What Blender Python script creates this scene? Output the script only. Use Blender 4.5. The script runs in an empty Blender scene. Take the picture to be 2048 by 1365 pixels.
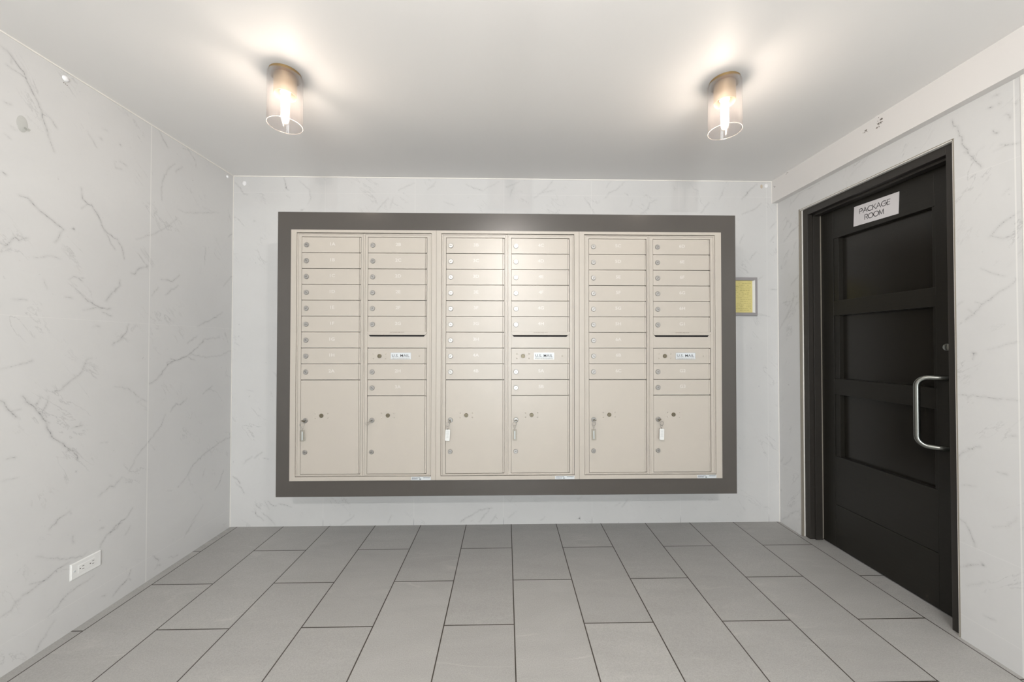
import bpy, bmesh, math, random
import numpy as np
from mathutils import Vector, Matrix

random.seed(7)
rng = np.random.default_rng(7)
S = bpy.context.scene
C = S.collection
PI = math.pi

# ------------------------------------------------------------------ camera
yaw, pit, rol = 0.0213850, 0.0125032, 0.0006982
CAM = Vector((0.0, 0.0, 1.2238))
fw = Vector((math.sin(yaw) * math.cos(pit), math.cos(yaw) * math.cos(pit), math.sin(pit)))
r0 = Vector((math.cos(yaw), -math.sin(yaw), 0))
u0 = r0.cross(fw)
rt = r0 * math.cos(rol) + u0 * math.sin(rol)
up = -r0 * math.sin(rol) + u0 * math.cos(rol)
cd = bpy.data.cameras.new('camera')
cd.sensor_width = 36.0
cd.lens = 738.12 / 2048 * 36.0
cd.shift_x = -3.54 / 2048
cd.shift_y = 0.35 / 2048
cd.clip_start = 0.05
cam = bpy.data.objects.new('camera', cd)
C.objects.link(cam)
m = Matrix((rt, up, -fw)).transposed().to_4x4()
m.translation = CAM
cam.matrix_world = m
S.camera = cam

# ------------------------------------------------------------------ world, exposure, large lights
S.view_settings.view_transform = 'Standard'
S.view_settings.look = 'None'
S.view_settings.exposure = 0.47
S.view_settings.gamma = 1.0
S.view_settings.use_curve_mapping = False
W = bpy.data.worlds.new('daylight')
S.world = W
W.use_nodes = True
W.node_tree.nodes['Background'].inputs[0].default_value = (0.80, 0.90, 1.0, 1)
W.node_tree.nodes['Background'].inputs[1].default_value = 1.2
S.cycles.max_bounces = 10
S.cycles.diffuse_bounces = 6
S.cycles.transparent_max_bounces = 16
S.cycles.caustics_reflective = False
S.cycles.caustics_refractive = False
S.cycles.sample_clamp_indirect = 6.0

P_LAMP = 2.5 # each visible ceiling lamp
P_MID = 20.0         # the lamp of the same kind over the camera, outside the frame
P_BACK = 84.0       # the lamp of the same kind behind the camera
P_DAY = 85.0 # daylight through the entrance door's glass
C_LAMP = (1.0, 0.89, 0.76)
C_BACK = (1.0, 0.975, 0.94)
C_DAY = (0.97, 0.985, 1.0)

# room (metres): x left/right, y away from the camera, z up
XL, XR, D, ZC = -1.8588, 1.9086, 2.545, 2.3838
XS, ZS = 1.8692, 2.2276          # soffit along the right wall
YF = -2.6                        # entrance wall behind the camera
YB = 2.06                        # front plane of the mailboxes

al = bpy.data.lights.new('entrance_daylight', 'AREA')
al.shape = 'RECTANGLE'; al.size = 1.5; al.size_y = 2.0
al.energy = P_DAY; al.color = C_DAY
ao = bpy.data.objects.new('entrance_daylight', al); C.objects.link(ao)
ao.location = (0.1, YF - 0.12, 1.1); ao.rotation_euler = (PI / 2, 0, 0)   # faces into the room (+Y)

# ------------------------------------------------------------------ helpers
def tag(o, label=None, cat=None, group=None, kind=None):
    if label: o['label'] = label
    if cat: o['category'] = cat
    if group: o['group'] = group
    if kind: o['kind'] = kind
    return o

def empty(name, loc=(0, 0, 0)):
    o = bpy.data.objects.new(name, None)
    C.objects.link(o); o.location = loc
    return o

def obj(name, bm, mt, parent=None, smooth=False, bevel=0.0, seg=2):
    me = bpy.data.meshes.new(name)
    bmesh.ops.recalc_face_normals(bm, faces=bm.faces)
    bm.to_mesh(me); bm.free()
    for mm in (mt if isinstance(mt, (list, tuple)) else [mt]):
        me.materials.append(mm)
    if smooth:
        for p in me.polygons: p.use_smooth = True
    o = bpy.data.objects.new(name, me)
    C.objects.link(o)
    if parent: o.parent = parent
    if bevel:
        b = o.modifiers.new('bevel', 'BEVEL'); b.width = bevel; b.segments = seg
        b.limit_method = 'ANGLE'; b.angle_limit = math.radians(40); b.harden_normals = False
    return o

def box(bm, x0, x1, y0, y1, z0, z1, mi=0):
    vs = [bm.verts.new((x, y, z)) for x in (x0, x1) for y in (y0, y1) for z in (z0, z1)]
    for q in ((0, 1, 3, 2), (4, 6, 7, 5), (0, 4, 5, 1), (2, 3, 7, 6), (0, 2, 6, 4), (1, 5, 7, 3)):
        f = bm.faces.new([vs[i] for i in q]); f.material_index = mi
    return bm

def frame(bm, x0, x1, z0, z1, ix0, ix1, iz0, iz1, y0, y1):
    """rectangular ring in the XZ plane as one solid, y0 front, y1 back"""
    def ring(a, b, c, d, y): return [bm.verts.new(v) for v in ((a, y, c), (b, y, c), (b, y, d), (a, y, d))]
    o0, i0, o1, i1 = ring(x0, x1, z0, z1, y0), ring(ix0, ix1, iz0, iz1, y0), ring(x0, x1, z0, z1, y1), ring(ix0, ix1, iz0, iz1, y1)
    for k in range(4):
        n = (k + 1) % 4
        bm.faces.new((o0[k], o0[n], i0[n], i0[k])); bm.faces.new((o1[k], i1[k], i1[n], o1[n]))
        bm.faces.new((o0[k], o1[k], o1[n], o0[n])); bm.faces.new((i0[k], i0[n], i1[n], i1[k]))
    return bm

def lathe(bm, prof, seg=40, axis='Z', c=(0, 0, 0), close=False, mi=0):
    """profile of (radius, height) pairs turned round an axis"""
    rings = []
    for r, h in prof:
        ring = []
        for i in range(seg):
            a = 2 * PI * i / seg
            x, y = r * math.cos(a), r * math.sin(a)
            p = {'Z': (x, y, h), 'Y': (x, h, y), 'X': (h, x, y)}[axis]
            ring.append(bm.verts.new((p[0] + c[0], p[1] + c[1], p[2] + c[2])))
        rings.append(ring)
    for k in range(len(rings) - 1 + (1 if close else 0)):
        a, b = rings[k], rings[(k + 1) % len(rings)]
        for i in range(seg):
            j = (i + 1) % seg
            f = bm.faces.new((a[i], a[j], b[j], b[i])); f.material_index = mi
    if not close:
        for ring, (r, h) in ((rings[0], prof[0]), (rings[-1], prof[-1])):
            if r > 1e-6:
                f = bm.faces.new(ring); f.material_index = mi
    return bm

def tube(bm, pts, r, seg=14, closed=False):
    pts = [Vector(p) for p in pts]
    n = len(pts); rings = []
    prev = None
    for i, p in enumerate(pts):
        if closed: t = pts[(i + 1) % n] - pts[i - 1]
        else: t = pts[min(i + 1, n - 1)] - pts[max(i - 1, 0)]
        t.normalize()
        if prev is None:
            a = Vector((0, 0, 1)) if abs(t.z) < 0.9 else Vector((1, 0, 0))
            prev = (a - t * a.dot(t)).normalized()
        else:
            prev = (prev - t * prev.dot(t)).normalized()
        b = t.cross(prev)
        rings.append([bm.verts.new(p + prev * (r * math.cos(2 * PI * k / seg)) + b * (r * math.sin(2 * PI * k / seg))) for k in range(seg)])
    for i in range(n if closed else n - 1):
        a, b = rings[i], rings[(i + 1) % n]
        for k in range(seg):
            j = (k + 1) % seg
            bm.faces.new((a[k], a[j], b[j], b[k]))
    if not closed:
        bm.faces.new(rings[0]); bm.faces.new(rings[-1])
    return bm

def circle_pts(c, r, e1, e2, n=28):
    return [Vector(c) + Vector(e1) * (r * math.cos(2 * PI * i / n)) + Vector(e2) * (r * math.sin(2 * PI * i / n)) for i in range(n)]

def text_mesh(txt, size, place, depth=0.0004, weight=0.0, spacing=1.0, sx=1.0):
    """lettering as a solid mesh, centred; place(x, y, d) -> world point"""
    cu = bpy.data.curves.new('lettering', 'FONT')
    cu.body = txt; cu.size = size; cu.align_x = 'CENTER'; cu.align_y = 'CENTER'
    cu.extrude = depth / 2; cu.offset = weight; cu.space_character = spacing; cu.resolution_u = 3
    t = bpy.data.objects.new('lettering', cu); C.objects.link(t)
    bpy.context.view_layer.update()
    dg = bpy.context.evaluated_depsgraph_get()
    me = bpy.data.meshes.new_from_object(t.evaluated_get(dg))
    bpy.data.objects.remove(t); bpy.data.curves.remove(cu)
    for v in me.vertices:
        v.co = place(v.co.x * sx, v.co.y, v.co.z + depth / 2)
    me.materials.clear()
    return me

def text_obj(name, txt, size, place, mt, parent, **k):
    me = text_mesh(txt, size, place, **k)
    me.name = name; me.materials.append(mt)
    o = bpy.data.objects.new(name, me); C.objects.link(o)
    if parent: o.parent = parent
    return o

# ------------------------------------------------------------------ materials
def newmat(name):
    mt = bpy.data.materials.new(name); mt.use_nodes = True
    nt = mt.node_tree
    return mt, nt, nt.nodes['Principled BSDF']

def N(nt, t, **k):
    n = nt.nodes.new(t)
    for a, b in k.items(): setattr(n, a, b)
    return n

def math_node(nt, op, a, b=None, c=None, clamp=False):
    n = N(nt, 'ShaderNodeMath', operation=op); n.use_clamp = clamp
    for i, v in enumerate((a, b, c)):
        if v is None: continue
        if isinstance(v, (int, float)): n.inputs[i].default_value = v
        else: nt.links.new(v, n.inputs[i])
    return n.outputs[0]

def mixc(nt, fac, a, b):
    n = N(nt, 'ShaderNodeMix', data_type='RGBA')
    for s, v in ((n.inputs[0], fac), (n.inputs[6], a), (n.inputs[7], b)):
        if isinstance(v, (int, float)): s.default_value = v
        elif isinstance(v, tuple): s.default_value = (v[0], v[1], v[2], 1)
        else: nt.links.new(v, s)
    return n.outputs[2]

def noise(nt, vec, scale, detail=4, rough=0.55, dist=0.0):
    n = N(nt, 'ShaderNodeTexNoise')
    n.inputs['Scale'].default_value = scale; n.inputs['Detail'].default_value = detail
    n.inputs['Roughness'].default_value = rough; n.inputs['Distortion'].default_value = dist
    nt.links.new(vec, n.inputs['Vector'])
    return n.outputs['Fac']

def pos(nt, scale=(1, 1, 1), loc=(0, 0, 0), rot=(0, 0, 0)):
    g = N(nt, 'ShaderNodeNewGeometry')
    mp = N(nt, 'ShaderNodeMapping')
    mp.inputs['Scale'].default_value = scale; mp.inputs['Location'].default_value = loc; mp.inputs['Rotation'].default_value = rot
    nt.links.new(g.outputs['Position'], mp.inputs['Vector'])
    return mp.outputs[0]

def plain(name, col, rough=0.5, metal=0.0, var=0.06, nscale=30, bump=0.0, bscale=400, spec=0.5, stretch=(1, 1, 1)):
    """painted / metal surface with slight procedural unevenness"""
    mt, nt, b = newmat(name)
    p = pos(nt, stretch)
    f = noise(nt, p, nscale)
    dk = tuple(c * (1 - var) for c in col); lt = tuple(min(1, c * (1 + var)) for c in col)
    nt.links.new(mixc(nt, f, dk, lt), b.inputs['Base Color'])
    b.inputs['Roughness'].default_value = rough; b.inputs['Metallic'].default_value = metal
    b.inputs['Specular IOR Level'].default_value = spec
    if bump:
        bn = N(nt, 'ShaderNodeBump'); bn.inputs['Strength'].default_value = bump; bn.inputs['Distance'].default_value = 0.001
        nt.links.new(noise(nt, p, bscale, 2), bn.inputs['Height']); nt.links.new(bn.outputs[0], b.inputs['Normal'])
    return mt

def thin_glass(name, tint=(1, 1, 1), haze=0.04, ior=1.45, hazecol=(1, 0.95, 0.93), rough=0.03):
    mt, nt, b = newmat(name)
    out = nt.nodes['Material Output']
    nt.nodes.remove(b)
    tr = N(nt, 'ShaderNodeBsdfTransparent'); tr.inputs[0].default_value = (*tint, 1)
    gl = N(nt, 'ShaderNodeBsdfGlossy'); gl.inputs['Roughness'].default_value = rough
    df = N(nt, 'ShaderNodeBsdfTranslucent'); df.inputs[0].default_value = (*hazecol, 1)
    lw = N(nt, 'ShaderNodeLayerWeight'); lw.inputs[0].default_value = 0.5
    f0 = ((ior - 1) / (ior + 1)) ** 2
    fac = math_node(nt, 'MULTIPLY_ADD', math_node(nt, 'POWER', lw.outputs['Facing'], 5.0), 0.75 * (1 - f0), f0)   # same from both sides
    m1 = N(nt, 'ShaderNodeMixShader'); m2 = N(nt, 'ShaderNodeMixShader')
    m1.inputs[0].default_value = haze
    nt.links.new(tr.outputs[0], m1.inputs[1]); nt.links.new(df.outputs[0], m1.inputs[2])
    nt.links.new(fac, m2.inputs[0]); nt.links.new(m1.outputs[0], m2.inputs[1]); nt.links.new(gl.outputs[0], m2.inputs[2])
    nt.links.new(m2.outputs[0], out.inputs[0])
    return mt

def emit(name, col, st):
    mt, nt, b = newmat(name)
    b.inputs['Base Color'].default_value = (0.9, 0.9, 0.9, 1)
    b.inputs['Emission Color'].default_value = (*col, 1); b.inputs['Emission Strength'].default_value = st
    return mt

def marble(name, vseams, hseams, haxis, offset, vs=0.55):
    """white porcelain slabs with grey veins; 'vein' is a per-vertex pattern of the drawn veins"""
    mt, nt, b = newmat(name)
    p = pos(nt)
    sep = N(nt, 'ShaderNodeSeparateXYZ'); nt.links.new(p, sep.inputs[0])
    h = sep.outputs[haxis]; z = sep.outputs[2]
    q = pos(nt, (1, 1, 1), offset)
    # faint clouding
    cl = noise(nt, q, 2.2, 6, 0.6, 0.6)
    col = mixc(nt, cl, (0.575, 0.573, 0.572), (0.665, 0.663, 0.657))
    fine = noise(nt, q, 60, 6, 0.65)
    col = mixc(nt, math_node(nt, 'MULTIPLY', fine, 0.12), col, (0.50, 0.49, 0.48))
    # fine short wandering veins
    q2 = N(nt, 'ShaderNodeMapping'); q2.inputs['Rotation'].default_value = (0.85, 0, 0) if haxis == 1 else (0, 0.85, 0)
    nt.links.new(q, q2.inputs['Vector'])
    q3 = N(nt, 'ShaderNodeMapping'); q3.inputs['Scale'].default_value = (1, 0.38, 1.25) if haxis == 1 else (1.25, 1, 0.38)
    nt.links.new(q2.outputs[0], q3.inputs['Vector'])
    w = noise(nt, q3.outputs[0], 7.0, 7, 0.62, 0.5)
    d = math_node(nt, 'ABSOLUTE', math_node(nt, 'SUBTRACT', w, 0.5))
    v = math_node(nt, 'SUBTRACT', 1.0, math_node(nt, 'MULTIPLY', d, 75), clamp=True)
    msk = math_node(nt, 'MULTIPLY', math_node(nt, 'SUBTRACT', noise(nt, q, 5.3, 3, 0.5), 0.535), 9, clamp=True)
    v = math_node(nt, 'MULTIPLY', v, msk)
    col = mixc(nt, math_node(nt, 'MULTIPLY', v, 0.42), col, (0.33, 0.33, 0.335))
    # drawn veins
    at = N(nt, 'ShaderNodeAttribute', attribute_name='vein')
    as_ = N(nt, 'ShaderNodeAttribute', attribute_name='vein_strength')
    f = math_node(nt, 'MULTIPLY_ADD', math_node(nt, 'SUBTRACT', noise(nt, q, 110, 5, 0.75), 0.5), 0.42, at.outputs['Fac'])
    core = math_node(nt, 'MULTIPLY', math_node(nt, 'SUBTRACT', f, 0.84), 7.0, clamp=True)
    br = math_node(nt, 'MULTIPLY_ADD', noise(nt, q, 28, 4, 0.7), 3.2, -0.65, clamp=True)
    halo = math_node(nt, 'MULTIPLY', math_node(nt, 'POWER', math_node(nt, 'MAXIMUM', at.outputs['Fac'], 0.0), 2.5), math_node(nt, 'MULTIPLY_ADD', br, 0.28, 0.06))
    dv = math_node(nt, 'MULTIPLY', math_node(nt, 'MAXIMUM', math_node(nt, 'MULTIPLY', core, br), halo), math_node(nt, 'MULTIPLY', math_node(nt, 'POWER', as_.outputs['Fac'], 0.7), 1.0), clamp=True)
    col = mixc(nt, dv, col, (0.09, 0.09, 0.098))
    # scattered dark flecks
    fk = math_node(nt, 'MULTIPLY', math_node(nt, 'SUBTRACT', noise(nt, q, 38, 3, 0.6), 0.70), 14, clamp=True)
    fk = math_node(nt, 'MULTIPLY', fk, math_node(nt, 'MULTIPLY', math_node(nt, 'SUBTRACT', noise(nt, q, 4.5, 2, 0.5), 0.42), 6, clamp=True))
    col = mixc(nt, math_node(nt, 'MULTIPLY', fk, 0.5), col, (0.30, 0.30, 0.31))
    # pale grout seams between slabs
    for arr, co, wd in ((vseams, h, 0.0022), (hseams, z, 0.0016)):
        for s in arr:
            e = math_node(nt, 'LESS_THAN', math_node(nt, 'ABSOLUTE', math_node(nt, 'SUBTRACT', co, s)), wd)
            col = mixc(nt, math_node(nt, 'MULTIPLY', e, vs if arr is vseams else 0.18), col, (0.80, 0.79, 0.77))
    if haxis == 0 and vseams:      # joints turn darker towards the floor
        low = math_node(nt, 'MULTIPLY', math_node(nt, 'SUBTRACT', 0.055, z), 30, clamp=True)
        for s in vseams:
            e = math_node(nt, 'LESS_THAN', math_node(nt, 'ABSOLUTE', math_node(nt, 'SUBTRACT', h, s)), 0.0016)
            col = mixc(nt, math_node(nt, 'MULTIPLY', math_node(nt, 'MULTIPLY', e, low), 0.8), col, (0.28, 0.28, 0.30))
    nt.links.new(col, b.inputs['Base Color'])
    b.inputs['Roughness'].default_value = 0.38
    b.inputs['Specular IOR Level'].default_value = 0.4
    return mt

M = {}
M['ceiling'] = plain('ceiling_paint', (0.83, 0.82, 0.81), 0.55, var=0.015, nscale=3, bump=0.05, bscale=150)
M['soffit'] = plain('soffit_paint', (0.71, 0.69, 0.675), 0.6, var=0.015, nscale=4)
M['beige'] = plain('beige_powder_coat', (0.41, 0.376, 0.334), 0.31, var=0.02, nscale=12, bump=0.12, bscale=900, spec=0.42)
M['inside'] = plain('mailbox_inside_pale_steel', (0.58, 0.53, 0.47), 0.6, var=0.05)  # cabinet body behind the door gaps, paler than the doors
M['slot'] = plain('open_mail_slot', (0.006, 0.005, 0.005), 0.9, var=0.1)
M['grey'] = plain('grey_satin_paint', (0.066, 0.060, 0.054), 0.21, var=0.04, nscale=8, bump=0.03, bscale=300)
M['lock'] = plain('nickel_lock', (0.38, 0.37, 0.355), 0.36, 1.0, var=0.15, nscale=300)
M['lockdark'] = plain('keyway', (0.10, 0.09, 0.08), 0.5, 0.3)
M['arrow'] = plain('aged_brass_lock', (0.17, 0.15, 0.105), 0.42, 0.8, var=0.3, nscale=300)
M['white_ink'] = plain('white_engraved_lettering', (0.53, 0.515, 0.485), 0.28, var=0.02)
M['black_ink'] = plain('black_print', (0.04, 0.04, 0.045), 0.5, var=0.05)
M['faint_ink'] = plain('faint_stamped_print', (0.22, 0.19, 0.16), 0.5, var=0.05)
M['plate'] = plain('pale_label_plate', (0.52, 0.55, 0.57), 0.35, var=0.03)
M['bronze'] = plain('dark_bronze_frame_paint', (0.024, 0.021, 0.018), 0.42, var=0.12, nscale=14, stretch=(1, 1, 0.3))
M['door'] = plain('black_stained_wood', (0.012, 0.0105, 0.008), 0.40, var=0.35, nscale=9, spec=0.36, stretch=(1, 1.2, 14))
M['door_panel'] = plain('black_stained_wood_panel', (0.012, 0.0105, 0.008), 0.26, var=0.3, nscale=9, spec=0.4, stretch=(1, 1.2, 14))
M['steel'] = plain('brushed_stainless', (0.22, 0.225, 0.21), 0.27, 1.0, var=0.12, nscale=60, stretch=(1, 1, 8))
M['sign'] = plain('silver_sign_face', (0.62, 0.60, 0.61), 0.35, 0.0, var=0.03)
M['sign_ink'] = plain('grey_sign_lettering', (0.13, 0.125, 0.13), 0.5)
M['white_plastic'] = plain('white_plastic', (0.78, 0.78, 0.77), 0.35, var=0.02)
M['outlet_hole'] = plain('outlet_slot', (0.05, 0.045, 0.04), 0.6)
M['brass'] = plain('champagne_brass', (0.70, 0.57, 0.40), 0.38, 0.8, var=0.05)
M['brass_dark'] = plain('champagne_brass_rim', (0.45, 0.31, 0.15), 0.35, 0.9, var=0.05)
M['caulk'] = plain('white_caulk', (0.80, 0.78, 0.74), 0.5, var=0.03)
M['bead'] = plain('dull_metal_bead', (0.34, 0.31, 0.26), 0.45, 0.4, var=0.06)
M['alu'] = plain('anodised_frame', (0.42, 0.40, 0.41), 0.4, 0.5, var=0.04)
M['paper'] = plain('yellow_paper', (0.66, 0.58, 0.24), 0.7, var=0.05, nscale=40)
M['paper_ink'] = plain('olive_print', (0.47, 0.41, 0.16), 0.7)
M['tag_paper'] = plain('white_tag_insert', (0.82, 0.83, 0.84), 0.4, var=0.02)
M['tag_ink'] = plain('faded_tag_writing', (0.38, 0.39, 0.40), 0.5)
M['tag_white'] = plain('white_tag_plastic', (0.60, 0.61, 0.60), 0.35, var=0.03)
M['clear'] = thin_glass('clear_plastic', (0.93, 0.935, 0.92), 0.12, 1.5, (0.95, 0.96, 0.94))
M['shade'] = thin_glass('clear_glass_shade', (0.985, 0.965, 0.96), 0.018, 1.5, (1, 0.94, 0.90))
M['rim'] = thin_glass('polished_glass_rim', (0.98, 0.96, 0.95), 0.35, 1.5, (1, 0.94, 0.90), 0.2)
M['bulb_glass'] = thin_glass('bulb_glass', (1, 1, 1), 0.10, 1.4, (1, 0.97, 0.92))
M['glow'] = emit('lit_filament', C_LAMP, P_LAMP / (PI * 2 * 2 * PI * 0.0018 * 0.080))
M['stem'] = plain('filament_stem', (0.75, 0.74, 0.72), 0.4)
M['pane'] = thin_glass('door_pane', (0.96, 0.98, 0.98), 0.0, 1.5)
M['putty'] = plain('white_putty', (0.84, 0.84, 0.85), 0.45, var=0.03)
M['stain'] = plain('tan_adhesive_stain', (0.52, 0.44, 0.34), 0.5, var=0.1, nscale=200)
M['speck'] = plain('peeled_plaster', (0.16, 0.14, 0.12), 0.8, var=0.3, nscale=300)

def floor_mat():
    mt, nt, b = newmat('grey_stone_tile')
    TW, HL, X6, Y0 = 0.308, 0.3065, 0.0381, 2.2483
    sep = N(nt, 'ShaderNodeSeparateXYZ'); nt.links.new(pos(nt), sep.inputs[0])
    cx = math_node(nt, 'DIVIDE', math_node(nt, 'SUBTRACT', sep.outputs[0], X6), TW)
    k = math_node(nt, 'FLOOR', cx)                       # column index (0 = right of the middle joint)
    fx = math_node(nt, 'SUBTRACT', cx, k)
    odd = math_node(nt, 'MODULO', math_node(nt, 'ADD', k, 100), 2)
    # columns alternate by half a tile
    yy = math_node(nt, 'DIVIDE', math_node(nt, 'SUBTRACT', Y0, sep.outputs[1]), HL)
    yy = math_node(nt, 'ADD', yy, 40.0)
    sh = math_node(nt, 'SUBTRACT', 1.0, odd)
    ty = math_node(nt, 'DIVIDE', math_node(nt, 'SUBTRACT', yy, sh), 2.0)
    j = math_node(nt, 'FLOOR', ty)
    fy = math_node(nt, 'SUBTRACT', ty, j)
    gx = math_node(nt, 'MULTIPLY', math_node(nt, 'MINIMUM', fx, math_node(nt, 'SUBTRACT', 1, fx)), TW)
    gy = math_node(nt, 'MULTIPLY', math_node(nt, 'MINIMUM', fy, math_node(nt, 'SUBTRACT', 1, fy)), 2 * HL)
    grout = math_node(nt, 'LESS_THAN', math_node(nt, 'MINIMUM', gx, gy), 0.0025)
    cmb = N(nt, 'ShaderNodeCombineXYZ'); nt.links.new(k, cmb.inputs[0]); nt.links.new(j, cmb.inputs[1])
    wn = N(nt, 'ShaderNodeTexWhiteNoise', noise_dimensions='3D'); nt.links.new(cmb.outputs[0], wn.inputs['Vector'])
    # each tile samples its own patch of stone
    va = N(nt, 'ShaderNodeVectorMath', operation='MULTIPLY_ADD')
    nt.links.new(wn.outputs['Color'], va.inputs[0]); va.inputs[1].default_value = (9, 9, 9)
    nt.links.new(pos(nt), va.inputs[2])
    mp = N(nt, 'ShaderNodeMapping'); mp.inputs['Rotation'].default_value = (0, 0, 0.5); mp.inputs['Scale'].default_value = (1.0, 3.2, 1)
    nt.links.new(va.outputs[0], mp.inputs['Vector'])
    st = noise(nt, mp.outputs[0], 2.6, 6, 0.6, 0.7)
    sp = noise(nt, va.outputs[0], 170, 3, 0.6)
    spk = math_node(nt, 'MULTIPLY_ADD', math_node(nt, 'SUBTRACT', noise(nt, va.outputs[0], 230, 3, 0.7), 0.5), 2.6, 0.42, clamp=True)
    col = mixc(nt, st, (0.35, 0.344, 0.33), (0.46, 0.453, 0.438))
    col = mixc(nt, math_node(nt, 'MULTIPLY', spk, 0.42), col, (0.20, 0.192, 0.178))
    vn = noise(nt, mp.outputs[0], 1.5, 4, 0.5, 0.35)
    dd = math_node(nt, 'ABSOLUTE', math_node(nt, 'SUBTRACT', vn, 0.5))
    vv = math_node(nt, 'SUBTRACT', 1.0, math_node(nt, 'MULTIPLY', dd, 60), clamp=True)
    mk = math_node(nt, 'MULTIPLY', math_node(nt, 'SUBTRACT', noise(nt, va.outputs[0], 3.3, 2), 0.5), 5, clamp=True)
    col = mixc(nt, math_node(nt, 'MULTIPLY', math_node(nt, 'MULTIPLY', vv, mk), 0.36), col, (0.55, 0.53, 0.50))
    br = math_node(nt, 'MULTIPLY_ADD', wn.outputs['Value'], 0.10, 0.95)
    bc = N(nt, 'ShaderNodeVectorMath', operation='SCALE'); nt.links.new(col, bc.inputs[0]); nt.links.new(br, bc.inputs['Scale'])
    col = mixc(nt, grout, bc.outputs[0], (0.05, 0.042, 0.034))
    nt.links.new(col, b.inputs['Base Color'])
    b.inputs['Roughness'].default_value = 0.48; b.inputs['Specular IOR Level'].default_value = 0.35
    bn = N(nt, 'ShaderNodeBump'); bn.inputs['Strength'].default_value = 0.25; bn.inputs['Distance'].default_value = 0.0008
    nt.links.new(math_node(nt, 'MULTIPLY_ADD', grout, -3.0, sp), bn.inputs['Height']); nt.links.new(bn.outputs[0], b.inputs['Normal'])
    return mt
M['floor'] = floor_mat()

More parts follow.
